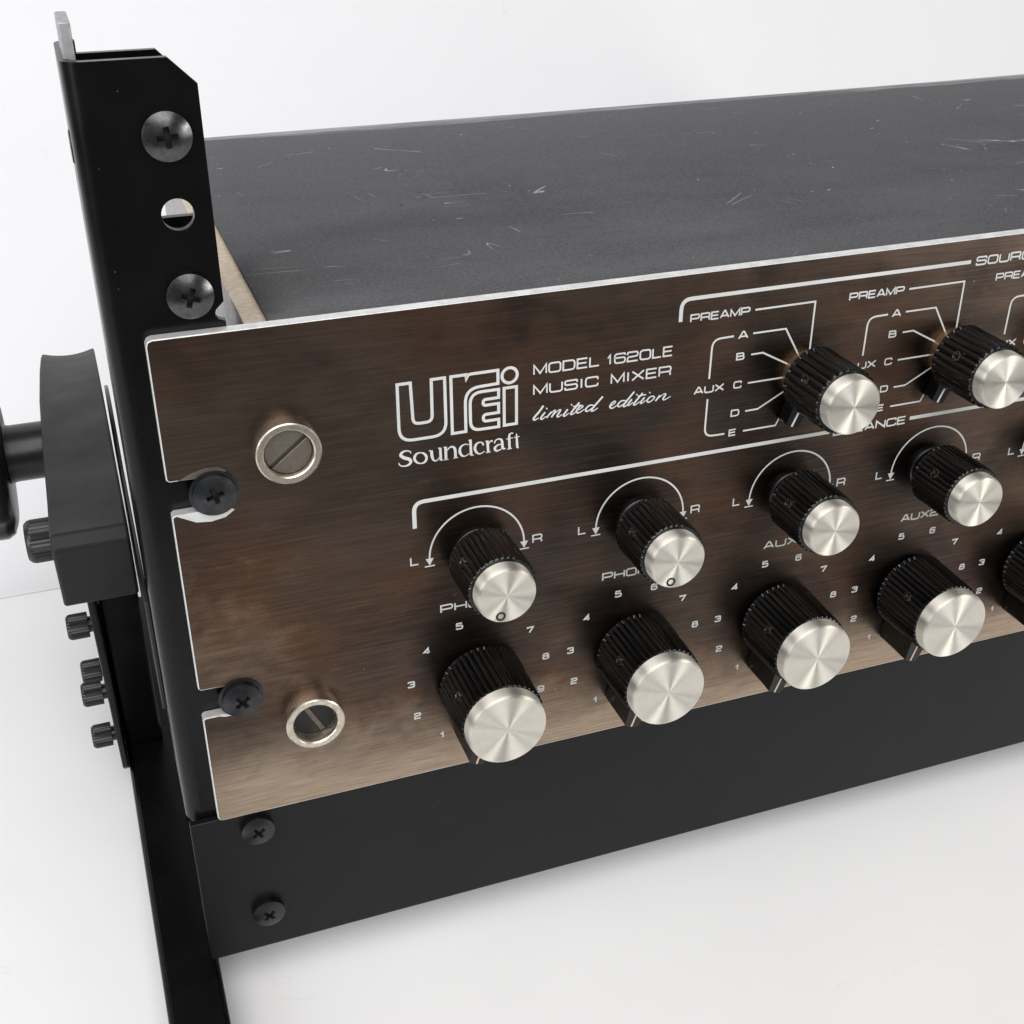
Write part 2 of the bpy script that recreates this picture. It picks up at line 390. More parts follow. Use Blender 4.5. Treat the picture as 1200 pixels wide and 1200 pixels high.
def word_mesh(bm, text, x0, z0, width, h, sw):
    adv = []; x = 0.0
    for ch in text:
        if ch == ' ': x += 0.75; adv.append(None); continue
        w = {'I': 0.28, '1': 0.55, 'M': 1.30, 'L': 1.0, 'E': 1.05}.get(ch, 1.22)
        adv.append((x, w)); x += w + 0.30
    tot = x - 0.30; k = (width - sw) / tot; hh = h - sw
    for ch, a in zip(text, adv):
        if a is None: continue
        for pl, cl in GL[ch]:
            pts = [(x0 + sw / 2 + (a[0] + p[0] * a[1]) * k, z0 + sw / 2 + p[1] * hh) + ((p[2] * hh * 1.15,) if len(p) > 2 else ()) for p in pl]
            ink(bm, rounded(pts, cl, 4), sw, cl)

SOUND= [[(55.89,96.83,0.21),(55.7,97.42,0.39),(54.76,97.76,0.45),(53.74,97.44,0.79),(53.44,96.73,0.91),(54.27,96.0,1.03),(55.34,95.49,1.03),(55.8,94.76,0.88),(55.22,94.0,0.67),(54.04,93.85,0.42),(53.1,94.26,0.36),(52.86,94.95,0.24)],[(59.66,95.03,0.82),(59.53,94.51,0.78),(59.19,94.1,0.69),(58.7,93.88,0.54),(58.13,93.87,0.36),(57.57,94.08,0.54),(57.1,94.47,0.69),(56.8,94.98,0.78),(56.71,95.54,0.82),(56.85,96.06,0.78),(57.18,96.46,0.69),(57.67,96.68,0.54),(58.24,96.69,0.36),(58.8,96.49,0.54),(59.26,96.1,0.69),(59.57,95.59,0.78),(59.66,95.03,0.82)],[(60.25,96.82,0.27),(60.83,96.81,0.27)],[(60.93,96.79,0.85),(61.04,95.08,0.85),(61.48,94.09,0.55),(62.22,93.99,0.36),(62.8,94.69,0.27)],[(63.1,97.12,0.79),(63.16,93.83,0.79)],[(62.54,97.1,0.27),(63.1,97.15,0.27)],[(63.18,93.76,0.27),(63.71,93.85,0.27)],[(64.42,97.16,0.85),(64.44,93.99,0.85)],[(63.87,97.08,0.27),(64.48,97.15,0.27)],[(63.88,93.79,0.27),(65.05,93.79,0.27)],[(64.7,96.08,0.27),(65.53,96.89,0.45),(66.3,96.81,0.67),(66.75,96.03,0.82),(66.81,93.99,0.82)],[(66.28,93.85,0.27),(67.42,93.86,0.27)],[(70.18,96.78,0.27),(69.2,97.03,0.36),(68.21,96.52,0.67),(67.91,95.38,0.85),(68.36,94.26,0.67),(69.19,93.91,0.36),(70.32,94.46,0.27)],[(70.62,98.04,0.79),(70.74,93.91,0.79)],[(70.14,97.88,0.27),(70.68,98.03,0.27)],[(70.7,93.77,0.27),(71.38,93.83,0.27)],[(73.84,96.01,0.61),(73.63,96.64,0.48),(72.98,96.96,0.39),(72.14,96.66,0.67),(71.7,95.63,0.85),(72.07,94.46,0.67),(72.93,93.89,0.42),(74.16,94.37,0.27)],[(74.87,97.03,0.79),(75.06,94.07,0.79)],[(74.34,96.94,0.27),(74.93,97.02,0.27)],[(74.49,93.9,0.27),(75.68,93.93,0.27)],[(75.2,96.02,0.24),(75.6,96.76,0.39),(76.23,96.74,0.61)],[(76.64,96.07,0.48),(77.02,96.82,0.39),(77.93,97.02,0.48),(78.58,96.35,0.76),(78.76,94.49,0.79),(79.5,94.18,0.27)],[(78.66,95.56,0.27),(77.49,95.45,0.48),(76.74,94.74,0.79),(77.22,93.91,0.55),(78.48,94.27,0.27)],[(81.41,97.91,0.42),(80.95,98.04,0.39),(80.43,97.35,0.73),(80.53,94.04,0.79)],[(79.63,96.68,0.27),(81.4,96.77,0.27)],[(79.9,93.91,0.27),(81.11,93.97,0.27)],[(82.26,97.7,0.3),(82.37,96.37,0.67),(82.48,94.25,0.73),(82.83,93.83,0.36)],[(81.63,96.76,0.27),(83.06,96.86,0.27)]]
LIMITED= [[(89.18,103.98,0.47),(88.03,102.5,0.47),(86.75,101.14,0.5),(86.91,100.58,0.37),(87.98,100.94,0.23)],[(89.65,102.21,0.4),(88.56,100.92,0.43),(88.86,100.47,0.3),(89.86,101.11,0.23)],[(89.94,103.0,0.47),(90.16,103.16,0.47)],[(91.28,102.09,0.33),(89.99,100.62,0.4)],[(90.38,101.03,0.2),(91.86,102.23,0.23),(92.25,102.07,0.37),(91.29,100.58,0.4)],[(91.68,101.09,0.2),(93.16,102.19,0.23),(93.62,102.06,0.37),(92.79,100.71,0.4),(93.19,100.42,0.27),(94.07,100.98,0.2)],[(95.52,102.06,0.4),(94.46,100.72,0.43),(94.8,100.36,0.3),(95.81,101.01,0.23)],[(96.39,103.0,0.47),(96.62,103.16,0.47)],[(98.52,103.37,0.43),(96.4,100.95,0.43),(96.8,100.55,0.3),(97.91,101.19,0.23)],[(96.89,102.55,0.27),(98.87,102.65,0.27)],[(98.24,101.4,0.23),(99.41,102.06,0.27),(99.14,102.47,0.3),(98.22,101.94,0.37),(97.78,101.07,0.4),(98.45,100.66,0.3),(99.89,101.38,0.2)],[(102.33,102.05,0.27),(101.2,102.19,0.33),(100.22,101.3,0.4),(100.64,100.69,0.33),(101.88,101.38,0.23)],[(104.67,104.04,0.43),(101.89,101.07,0.43),(102.27,100.61,0.3),(103.49,101.19,0.2)],[(106.98,101.13,0.23),(108.1,101.91,0.27),(107.81,102.29,0.3),(106.99,101.74,0.37),(106.68,100.91,0.4),(107.37,100.49,0.3),(108.73,101.2,0.2)],[(110.87,101.96,0.27),(109.71,102.07,0.33),(108.8,101.16,0.4),(109.26,100.61,0.33),(110.49,101.27,0.23)],[(113.09,104.03,0.4),(110.43,100.94,0.43),(110.83,100.47,0.3),(111.86,101.06,0.2)],[(112.56,102.08,0.4),(111.52,100.91,0.4),(111.88,100.58,0.27),(112.87,101.25,0.2)],[(113.71,103.06,0.43),(113.94,103.23,0.43)],[(115.4,103.35,0.4),(113.19,100.86,0.43),(113.59,100.49,0.3),(114.65,101.15,0.2)],[(114.07,102.7,0.27),(116.35,102.77,0.27)],[(115.98,102.07,0.4),(114.94,100.9,0.4),(115.29,100.58,0.27),(116.29,101.24,0.2)],[(117.2,103.08,0.43),(117.43,103.25,0.43)],[(118.38,102.05,0.3),(117.53,101.98,0.33),(116.71,101.21,0.4),(117.01,100.62,0.33),(117.93,100.86,0.3),(118.68,101.6,0.3),(118.38,102.05,0.3)],[(120.18,102.06,0.37),(119.01,100.63,0.4)],[(119.47,101.11,0.2),(121.21,102.18,0.23),(121.71,102.0,0.37),(121.07,100.97,0.4),(121.51,100.6,0.27),(123.14,101.28,0.2)]]

# ------------------------------------------------------------------ the setting
def tag(o, label=None, cat=None, kind=None, group=None):
    if label: o['label'] = label
    if cat: o['category'] = cat
    if kind: o['kind'] = kind
    if group: o['group'] = group
    return o
bm = bmesh.new()
box(bm, -700, 1100, -430, 176, -4, 0)
floor = finish(bm, 'table_top', 'paper'); bevel(floor, 0.12)
tag(floor, 'white paper-covered table top under the mixer stand', kind='structure')
bm = bmesh.new()
# a second sheet butts against the table sheet, runs flat a little way and sweeps up
prof = [(176.02, -0.06), (215.0, -0.2)]
for k in range(1, 9):
    a = math.radians(8.5 * k); prof.append((215 + 330 * math.sin(a), -0.7 + 330 * (1 - math.cos(a))))
prof += [(560, 320), (600, 460), (630, 640), (650, 900)]
cols = 28; NR = len(prof) - 1
grid = [[V(bm, -700 + 1800 * i / cols, y + 0.06 * math.sin(i * 1.7) * (j == 0), z) for i in range(cols + 1)] for j, (y, z) in enumerate(prof)]
for j in range(NR):
    for i in range(cols): bm.faces.new((grid[j][i], grid[j][i + 1], grid[j + 1][i + 1], grid[j + 1][i]))
wall = finish(bm, 'backdrop', 'wall', smooth=60)
so = wall.modifiers.new('thickness', 'SOLIDIFY'); so.thickness = 0.0012; so.offset = -1
tag(wall, 'white paper backdrop rising behind the table top', kind='structure')

# ------------------------------------------------------------------ roots of the two things
mixer = bpy.data.objects.new('music_mixer', None); C.objects.link(mixer)
mixer.matrix_world = PMAT
tag(mixer, 'rack-mount music mixer with tarnished bronze front panel, black knobs and charcoal top cover', 'mixer')
stand = bpy.data.objects.new('rack_stand', None); C.objects.link(stand)
tag(stand, 'black steel tilting rack stand bolted round the bronze-fronted mixer', 'rack stand')
mixer.empty_display_size = stand.empty_display_size = 0.02

# ------------------------------------------------------------------ phillips screw mesh (shared), axis -Y, seat at y=0
def phillips_mesh(name, R, H, dome, key, slot_deg, recess):
    bm = bmesh.new()
    prof = [(R * .99, 0.0), (R, -0.25), (R, -(H - dome) * .72)]
    for k in range(7):
        a = k / 6 * math.pi / 2
        prof.append((R * (1 - .10 * math.sin(a) ** 2) * math.cos(a * .0) - R * .9 * (k / 6) ** 1.0 * .98, -(H - dome) - dome * math.sin(a)))
    lathe(bm, prof, 48)
    head = finish(bm, name, [key, 'dark'], smooth=28)
    bm = bmesh.new()
    w, l = recess
    c, s = math.cos(math.radians(slot_deg)), math.sin(math.radians(slot_deg))
    def rot(p): return (p[0] * c - p[1] * s, p[0] * s + p[1] * c)
    for pts in ([(-l, -w), (l, -w), (l, w), (-l, w)], [(-w, -l), (w, -l), (w, l), (-w, l)]):
        A = [V(bm, *(lambda q: (q[0], -H - 2, q[1]))(rot(p))) for p in pts]
        B = [V(bm, *(lambda q: (q[0], -H + 1.7, q[1]))(rot((p[0] * .62, p[1] * .62)))) for p in pts]
        bm.faces.new(A); bm.faces.new(B)
        for i in range(4): bm.faces.new((A[i], A[(i + 1) % 4], B[(i + 1) % 4], B[i]))
    bmesh.ops.recalc_face_normals(bm, faces=bm.faces)
    cm = bpy.data.meshes.new('cutter'); bm.to_mesh(cm); bm.free(); cm.materials.append(MAT[key]); cm.materials.append(MAT['dark'])
    for p in cm.polygons: p.material_index = 1
    co = bpy.data.objects.new('cutter', cm); C.objects.link(co)
    md = head.modifiers.new('b', 'BOOLEAN'); md.operation = 'DIFFERENCE'; md.object = co; md.solver = 'EXACT'; md.use_self = True
    dg = bpy.context.evaluated_depsgraph_get(); dg.update()
    me = bpy.data.meshes.new_from_object(head.evaluated_get(dg)); me.name = name
    bpy.data.objects.remove(head); bpy.data.objects.remove(co)
    return me
ME_CHROME = phillips_mesh('pan_head_screw', 4.9, 2.6, 1.3, 'chrome', 4, (.75, 2.75))
ME_BLACK = phillips_mesh('pan_head_screw', 4.75, 2.7, 1.0, 'blackscrew', 24, (.75, 2.7))
ME_BAR = phillips_mesh('pan_head_screw', 4.35, 2.9, 0.9, 'blackscrew', 32, (.68, 2.4))
def screw(me, x, y, z, deg, parent, frame):
    o = bpy.data.objects.new('screw', me); C.objects.link(o); o.parent = parent
    o.matrix_basis = frame @ Matrix.Translation((x * MM, y * MM, z * MM)) @ Matrix.Rotation(math.radians(deg), 4, 'Y')
    return o
I4 = Matrix.Identity(4)

# ================================================================== THE MIXER
# front panel with rack slots
def slot(z, worn):
    """edge outline of a rack slot on the left side, from below to above"""
    zl, zh = z - 4.2, z + 4.2
    out = [(0, zl - .5), (.7, zl), (3.2, zl)] + worn[0] + [(15.2 + 1.2 * math.cos(a) - 3.2, z + 4.2 * math.sin(a)) for a in [(-70 + 20 * k) * math.pi / 180 for k in range(8)]] + worn[1] + [(3.2, zh), (.7, zh), (0, zh + .5)]
    return out
PW, PH = 482.6, 132.5
outline = [(1.2, 0), (.35, .35), (0, 1.2)] + slot(37.65, ([], [])) + slot(94.8, ([], [])) \
    + [(0, PH - 1.4), (.4, PH - .4), (1.4, PH), (PW - 1.4, PH), (PW, PH - 1.4), (PW, 1.2), (PW - 1.2, 0)]
bm = bmesh.new()
prism(bm, outline, 0.0, 3.15, 'Y', 0, 1)
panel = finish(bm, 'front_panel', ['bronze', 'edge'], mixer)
bevel(panel, 0.28, 2, 40, 1)
tag(panel, 'brushed bronze-brown front panel with white printing and bright bare edges')

# printing ----------------------------------------------------------
def printed(name, fn):
    bm = bmesh.new(); fn(bm)
    me = bpy.data.meshes.new(name); bm.to_mesh(me); bm.free()
    return link(me, name, 'print', panel)
def line(pts, w, name='printed_line', closed=False, n=5): return printed(name, lambda bm: ink(bm, rounded(pts, closed, n), w, closed))
def word(t, x, z, w, h, sw, name='lettering'): return printed(name, lambda bm: word_mesh(bm, t, x, z, w, h, sw))
COL = [71.85 + 44.62 * k for k in range(7)]
SRC = [161.6 + 44.75 * k for k in range(3)]

def logo(bm):
    w = .74
    ink(bm, rounded([(53.4, 114.7), (56.5, 114.7), (56.8, 104.3, 1.5), (61.4, 104.3, 1.5), (61.5, 114.8), (64.7, 114.8), (64.7, 100.3, 3.4), (53.3, 100.3, 3.4)], True, 7), w, True)
    ink(bm, rounded([(66.2, 114.8), (69.9, 114.8), (69.9, 113.6), (70.4, 114.8, .8), (77.7, 114.8), (77.7, 111.45), (69.6, 111.25, 3.6), (69.55, 100.35), (66.2, 100.35)], True, 7), w, True)
    ink(bm, rounded([(77.85, 109.95), (70.75, 110.0, 2.9), (70.75, 100.35, 2.4), (77.8, 100.3), (77.8, 102.25), (73.95, 102.25, .85), (73.95, 104.0, .85), (77.8, 104.0), (77.8, 106.35), (73.95, 106.35, .85), (73.95, 107.85, .85), (77.8, 107.85)], True, 6), w, True)
    ink(bm, rounded([(79.2, 110.0), (82.3, 110.0), (82.3, 100.4), (79.2, 100.4)], True), w, True)
    ink(bm, [(80.6 + 1.9 * math.cos(t), 113.1 + 1.9 * math.sin(t)) for t in [2 * math.pi * k / 28 for k in range(28)]], w, True)
printed('logo', logo)
def traced(data, wk=1.0):
    def f(bm):
        for st in data:
            s = catmull([tuple(p) for p in st], 5 if len(st) > 2 else 1)
            ink(bm, [(p[0], p[1]) for p in s], [max(p[2] * wk, .20) for p in s])
    return f
printed('lettering', traced(SOUND, .80)); printed('lettering', traced(LIMITED, 1.12))
word('MODEL', 86.5, 112.15, 17.1, 2.75, .42); word('1620LE', 105.4, 112.05, 17.6, 2.75, .42)
word('MUSIC', 86.5, 107.0, 16.9, 2.72, .42); word('MIXER', 106.6, 106.9, 16.3, 2.72, .42)
# source section
line([(124.55, 120.6), (124.55, 126.2, 2.6), (207.7, 126.3)], 1.0)
word('SOURCE', 209.3, 125.05, 21.0, 2.5, .45); line([(231.6, 126.3), (300, 126.3)], 1.0)
for k, sx in enumerate(SRC):
    d = sx - SRC[0]; T = lambda pts: [(p[0] + d,) + tuple(p[1:]) for p in pts]
    word('PREAMP', 127.1 + d, 120.05, 16.5, 2.15, .40)
    line(T([(145.0, 121.15), (162.0, 121.2), (162.0, 107.6)]), .50)
    line(T([(145.0, 115.0), (154.3, 115.0), (158.9, 107.2)]), .46); word('A', 140.8 + d, 113.9, 2.9, 2.15, .40)
    line(T([(145.0, 109.35), (148.3, 109.4), (156.6, 104.9)]), .46); word('B', 140.75 + d, 108.3, 2.4, 2.0, .40)
    line(T([(144.8, 101.65), (155.8, 101.7)]), .46); word('C', 140.65 + d, 100.6, 2.4, 2.05, .40)
    line(T([(144.8, 93.85), (148.4, 93.9), (156.4, 98.1)]), .46); word('D', 140.6 + d, 92.8, 2.5, 2.0, .40)
    line(T([(144.7, 88.25), (154.2, 88.3), (157.6, 95.0)]), .46); word('E', 140.5 + d, 87.3, 2.2, 2.0, .40)
    word('AUX', 129.5 + d, 100.6, 8.6, 2.1, .40)
    line(T([(139.6, 114.95), (133.75, 114.85, 2.4), (133.6, 104.4)]), .50); line(T([(133.6, 98.9), (133.5, 88.4, 2.4), (139.3, 88.3)]), .50)
# balance section
line([(56.0, 76.5), (56.0, 83.6, 2.6), (171.3, 83.6)], 1.05)
word('BALANCE', 172.4, 82.15, 22.9, 2.45, .45); line([(196.5, 83.6), (330, 83.6)], 1.05)
def arc_fn(cx, cz=67.1, R=12.45):
    def f(bm):
        a0, a1 = math.radians(-1), math.radians(181)
        ink(bm, [(cx + R * math.cos(a0 + (a1 - a0) * k / 40), cz + R * math.sin(a0 + (a1 - a0) * k / 40)) for k in range(41)], .46)
        for s in (-1, 1):
            x = cx + s * R
            ink_poly(bm, [(x - 1.05, cz + .25), (x + 1.05, cz + .25), (x, cz - 1.75)])
            ink(bm, [(x - 1.3, cz - 1.95), (x + 1.3, cz - 1.95)], .36)
    return f
names = ['PHONO1', 'PHONO2', 'AUX1', 'AUX2', 'AUX3', 'AUX4']
for k, cx in enumerate(COL[:6]):
    printed('balance_arc', arc_fn(cx))
    word('L', cx - 17.45, 66.1, 2.3, 2.55, .40); word('R', cx + 14.65, 66.15, 2.75, 2.55, .40)
    nm = names[k]
    if nm.startswith('PHONO'): word(nm, cx - 10.2, 50.5, 20.4, 2.5, .45)
    else: word(nm, cx - 6.45, 50.4, 12.9, 2.45, .45)
    for i in range(10):
        a = math.radians(-145.4 + 32.35 * i); x = cx + 18.97 * math.sin(a); z = 27.3 + 18.97 * math.cos(a)
        t = str(i + 1); wd = 2.0 if len(t) == 1 else 3.4
        if t == '1': wd = 1.75
        word(t, x - wd / 2, z - 1.05, wd, 2.1, .46, 'numeral')

# knobs -------------------------------------------------------------
def fluted_mesh(name, r0, r1, h0, h1, ribs, depth, skirt=0.0):
    """fluted knob body, axis -Y, from h0 (panel side) to h1 (front)"""
    bm = bmesh.new(); rings = []
    per = 4; n = ribs * per
    hs = [(h0, 0.92, 0), (h0 + .35, 1.0, skirt), (h0 + .9, 1.0, 1), (h1 - .9, 1.0, 1), (h1 - .25, .985, .7), (h1, .94, .2), (h1, .80, 0)]
    for h, f, d in hs:
        r = (r0 + (r1 - r0) * (h - h0) / (h1 - h0)) * f
        ring = []
        for k in range(n):
            t = 2 * math.pi * k / n; ph = k % per
            rr = r - depth * d * (0, .25, 1, .25)[ph]
            ring.append(V(bm, rr * math.cos(t), -h, rr * math.sin(t)))
        rings.append(ring)
    for A, B in zip(rings, rings[1:]):
        for k in range(n): bm.faces.new((A[k], A[(k + 1) % n], B[(k + 1) % n], B[k]))
    bm.faces.new(rings[0]); bm.faces.new(rings[-1])
    bmesh.ops.recalc_face_normals(bm, faces=bm.faces)
    me = bpy.data.meshes.new(name); bm.to_mesh(me); bm.free(); me.materials.append(MAT['knob'])
    me.polygons.foreach_set('use_smooth', [True] * len(me.polygons)); me.set_sharp_from_angle(angle=math.radians(35))
    return me
def lathe_mesh(name, prof, keys, n=56, smooth=30):
    bm = bmesh.new(); lathe(bm, prof, n); bmesh.ops.recalc_face_normals(bm, faces=bm.faces)
    me = bpy.data.meshes.new(name); bm.to_mesh(me); bm.free()
    for k in keys: me.materials.append(MAT[k])
    me.polygons.foreach_set('use_smooth', [True] * len(me.polygons)); me.set_sharp_from_angle(angle=math.radians(smooth))
    return me
def cap_profile(r, h0, h1): return [(r * .98, -h0 + .3), (r * 1.015, -h0 - .1), (r * 1.012, -(h0 + (h1 - h0) * .62)), (r * .995, -(h1 - .45)), (r * .965, -(h1 - .12)), (r * .93, -h1), (r * .915, -h1 + .02)]
LEV_BODY = fluted_mesh('knob', 11.75, 11.15, 1.6, 18.9, 42, .75)
BAL_BODY = fluted_mesh('knob', 8.85, 8.75, 4.2, 18.9, 34, .60)
SRC_BODY = fluted_mesh('knob', 8.85, 8.75, 3.6, 18.9, 26, .75)
LEV_CAP = lathe_mesh('cap', cap_profile(10.35, 18.9, 22.6), ['cap'])
BAL_CAP = lathe_mesh('cap', cap_profile(7.4, 18.9, 22.5), ['cap'])
BUSH = lathe_mesh('bushing', [(6.9, 0.0), (6.9, -2.2), (6.5, -2.5), (3.4, -2.5), (3.4, -4.4)], ['brass'], 40)
BUSH_D = lathe_mesh('bushing', [(6.6, 0.0), (6.6, -.8), (6.2, -1.1), (3.4, -1.2), (3.4, -5.0)], ['blackscrew'], 40)
SET = lathe_mesh('set_screw', [(1.35, .55), (1.35, .0), (1.1, -.03), (.95, .45), (.5, .5), (.4, .9)], ['setscrew'], 20)
def wing_mesh(rad, h0, h1, w0, w1, name='pointer'):
    """pointer wing pointing along local -Z, axis -Y"""
    bm = bmesh.new()
    pts = [(-w0 / 2, -5), (-w1 / 2, -rad + .5), (-w1 / 2 + .5, -rad), (w1 / 2 - .5, -rad), (w1 / 2, -rad + .5), (w0 / 2, -5)]
    prism(bm, pts, -h1, -h0, 'Y')
    bmesh.ops.recalc_face_normals(bm, faces=bm.faces)
    me = bpy.data.meshes.new(name); bm.to_mesh(me); bm.free(); me.materials.append(MAT['knob']); return me
LEV_WING = wing_mesh(17.4, .5, 13.6, 7.0, 4.3)
SRC_WING = wing_mesh(13.3, .5, 4.6, 5.0, 3.9)
def pline_mesh(z0, z1, h, key, w=.5):
    bm = bmesh.new(); box(bm, -w / 2, w / 2, -h - .05, -h + .2, -z1, -z0)
    me = bpy.data.meshes.new('pointer_line'); bm.to_mesh(me); bm.free(); me.materials.append(MAT[key]); return me
LEV_LINE = pline_mesh(11.2, 17.3, 13.6, 'copper'); SRC_LINE = pline_mesh(9.2, 13.25, 4.6, 'white', .55)
def ring_mesh():
    bm = bmesh.new(); n = 24; y = -22.53
    for k in range(n):
        a, b = 2 * math.pi * k / n, 2 * math.pi * (k + 1) / n
        bm.faces.new([V(bm, r * math.cos(t), y, r * math.sin(t)) for r, t in ((.72, a), (1.25, a), (1.25, b), (.72, b))])
    me = bpy.data.meshes.new('cap_mark'); bm.to_mesh(me); bm.free(); me.materials.append(MAT['dark']); return me
MARK = ring_mesh()
def add(me, name, parent, loc=(0, 0, 0), ry=0.0, extra=None):
    o = bpy.data.objects.new(name, me); C.objects.link(o); o.parent = parent
    m = Matrix.Translation(Vector(loc) * MM) @ Matrix.Rotation(math.radians(ry), 4, 'Y')
    o.matrix_basis = m if extra is None else m @ extra
    return o
def set_screws(k, r, h, angs):
    for a in angs:
        t = math.radians(a)
        m = Matrix.Translation(Vector((r * math.cos(t), -h, r * math.sin(t))) * MM) @ Matrix.Rotation(math.pi / 2 - t, 4, 'Y') @ Matrix.Rotation(math.radians(-90), 4, 'X')
        o = bpy.data.objects.new('set_screw', SET); C.objects.link(o); o.parent = k; o.matrix_basis = k_inv(k) @ m
def k_inv(k):
    return k.matrix_basis.to_3x3().inverted().to_4x4()
for i, cx in enumerate(COL[:6]):
    k = add(LEV_BODY, 'knob', mixer, (cx, 0, 27.3), random.uniform(0, 9))
    add(LEV_CAP, 'cap', k)
    q = Matrix.Rotation(math.radians(-19.5 + random.uniform(-1.5, 1.5)), 4, 'Y')
    for me, nm in ((LEV_WING, 'pointer'), (LEV_LINE, 'pointer_line')):
        o = add(me, nm, k); o.matrix_basis = k_inv(k) @ Matrix.Rotation(math.radians(20.5 + (i % 3 - 1) * 1.2), 4, 'Y')
    set_screws(k, 11.5, 12.2, (150 + random.uniform(-4, 4),))
for i, cx in enumerate(COL[:6]):
    k = add(BAL_BODY, 'knob', mixer, (cx, 0, 67.1), random.uniform(0, 10))
    add(BAL_CAP, 'cap', k); add(BUSH_D, 'bushing', k)
    if i < 2:
        o = add(MARK, 'cap_mark', k); o.matrix_basis = k_inv(k) @ Matrix.Translation(Vector((-1.7, 0, -5.3)) * MM)
    set_screws(k, 8.85, 11.5, (150 + random.uniform(-4, 4),))
for i, cx in enumerate(SRC):
    k = add(SRC_BODY, 'knob', mixer, (cx, 0, 101.7), random.uniform(0, 10))
    add(BAL_CAP, 'cap', k); add(BUSH, 'bushing', k)
    for me, nm in ((SRC_WING, 'pointer'), (SRC_LINE, 'pointer_line')):
        o = add(me, nm, k); o.matrix_basis = k_inv(k) @ Matrix.Rotation(math.radians(24), 4, 'Y')
    set_screws(k, 8.85, 11.5, (152,))

# captive panel screws: nickel collars
RING = lathe_mesh('collar', [(7.6, 0.0), (7.6, -3.75), (7.45, -4.1), (7.15, -4.3), (6.0, -4.3), (5.7, -4.1), (5.55, -3.8), (5.5, -.05)], ['nickel'], 64)
def slotted(name, r, h, depth, sw, key, deg, parent):
    bm = bmesh.new()
    for s in (-1, 1):
        pts = []
        a0 = math.asin(sw / 2 / r)
        for j in range(25):
            a = a0 + (math.pi - 2 * a0) * j / 24; pts.append((r * math.cos(a), s * r * math.sin(a)))
        prism(bm, pts, -h, -h + depth, 'Y')
    lathe(bm, [(r, -h + depth), (r, -.05)], 40)
    o = finish(bm, name, key, parent, smooth=30); bevel(o, .18, 2, 40)
    o.matrix_basis = Matrix.Rotation(math.radians(-deg), 4, 'Y'); return o
for z, h, deg, key in ((103.6, 3.0, 38, 'oldsteel'), (27.7, 0.5, -63, 'dark')):
    r = add(RING, 'captive_screw', mixer, (26.9, 0, z))
    slotted('screw_head', 5.4, min(h - .08, 3), .42 if h < 1 else .9, .95, key, deg, r)
    if key == 'dark':
        bm = bmesh.new(); box(bm, -5.2, 5.2, -.75, -.2, -.75, .45)
        o = finish(bm, 'slot', 'oldsteel', r); o.matrix_basis = Matrix.Rotation(math.radians(63), 4, 'Y')

# chassis -----------------------------------------------------------
bm = bmesh.new()
box(bm, 22.3, 458, 3.3, 195.6, 3, 128.6)
ch = finish(bm, 'chassis', 'greysteel', mixer); bevel(ch, .5)
bm = bmesh.new(); box(bm, 21.9, 28.5, 3.35, 195.0, 128.65, 129.7)
fl = finish(bm, 'side_flange', 'zinc', mixer); bevel(fl, .3)
# folded top cover with a softly rounded rear edge
bm = bmesh.new()
sec = [(3.4, 131.2)]
R = 5.0
for k in range(9):
    a = math.pi / 2 * k / 8; sec.append((197 - R + R * math.sin(a), 131.2 - R + R * math.cos(a)))
sec += [(197, 60.0)]
xs = [27.0 + (458 - 27.0) * i / 40 for i in range(41)]
rows = [[V(bm, x, y + (1.2 * math.sin((x - 27) / 431 * 9.0) if y > 100 else 0), z - (0.35 * math.sin((x - 27) / 431 * 6.3) ** 2 if y > 150 else 0)) for x in xs] for y, z in sec]
for a, b in zip(rows, rows[1:]):
    for i in range(40): bm.faces.new((a[i], a[i + 1], b[i + 1], b[i]))
cv = finish(bm, 'top_cover', 'cover', mixer, smooth=50)
so = cv.modifiers.new('thickness', 'SOLIDIFY'); so.thickness = .0012; so.offset = -1
tag(cv, 'scuffed charcoal painted top cover')
# bare metal scraped by the rack screws
def scuff(pts, key):
    bm = bmesh.new(); bm.faces.new([V(bm, p[0], -.02, p[1]) for p in pts])
    me = bpy.data.meshes.new('scuff'); bm.to_mesh(me); bm.free(); link(me, 'scuff', key, panel)
for zc, s in ((94.8, 1.0), (37.65, .72)):
    scuff([(.9, zc - 4.35), (3.0, zc - 5.1 * s - .4), (5.2, zc - 6.7 * s), (8.5, zc - 7.1 * s), (11.8, zc - 6.5 * s), (14.0, zc - 5.0 * s), (12.5, zc - 4.0), (9.0, zc - 4.3), (4.0, zc - 4.3)], 'edge')
    scuff([(2.4, zc + 4.35), (5.5, zc + 5.7 * s), (8.5, zc + 6.5 * s), (11.5, zc + 6.3 * s), (13.2, zc + 5.2 * s), (12.0, zc + 4.2), (8.0, zc + 4.3)], 'oldsteel')
# rack screws that hold the panel
screw(ME_BLACK, 9.9, 0.0, 95.2, 8, mixer, I4); screw(ME_BLACK, 9.9, 0.0, 37.6, -12, mixer, I4)
for z in (94.8, 37.65):
    o = lathe_mesh('washer', [(5.6, 0.0), (5.6, -.28), (5.2, -.4), (4.0, -.4)], ['blackscrew'], 40)
    add(o, 'washer', mixer, (9.9, 0, z))

# ================================================================== THE STAND
FP = PMAT  # panel frame for the tilted rack parts
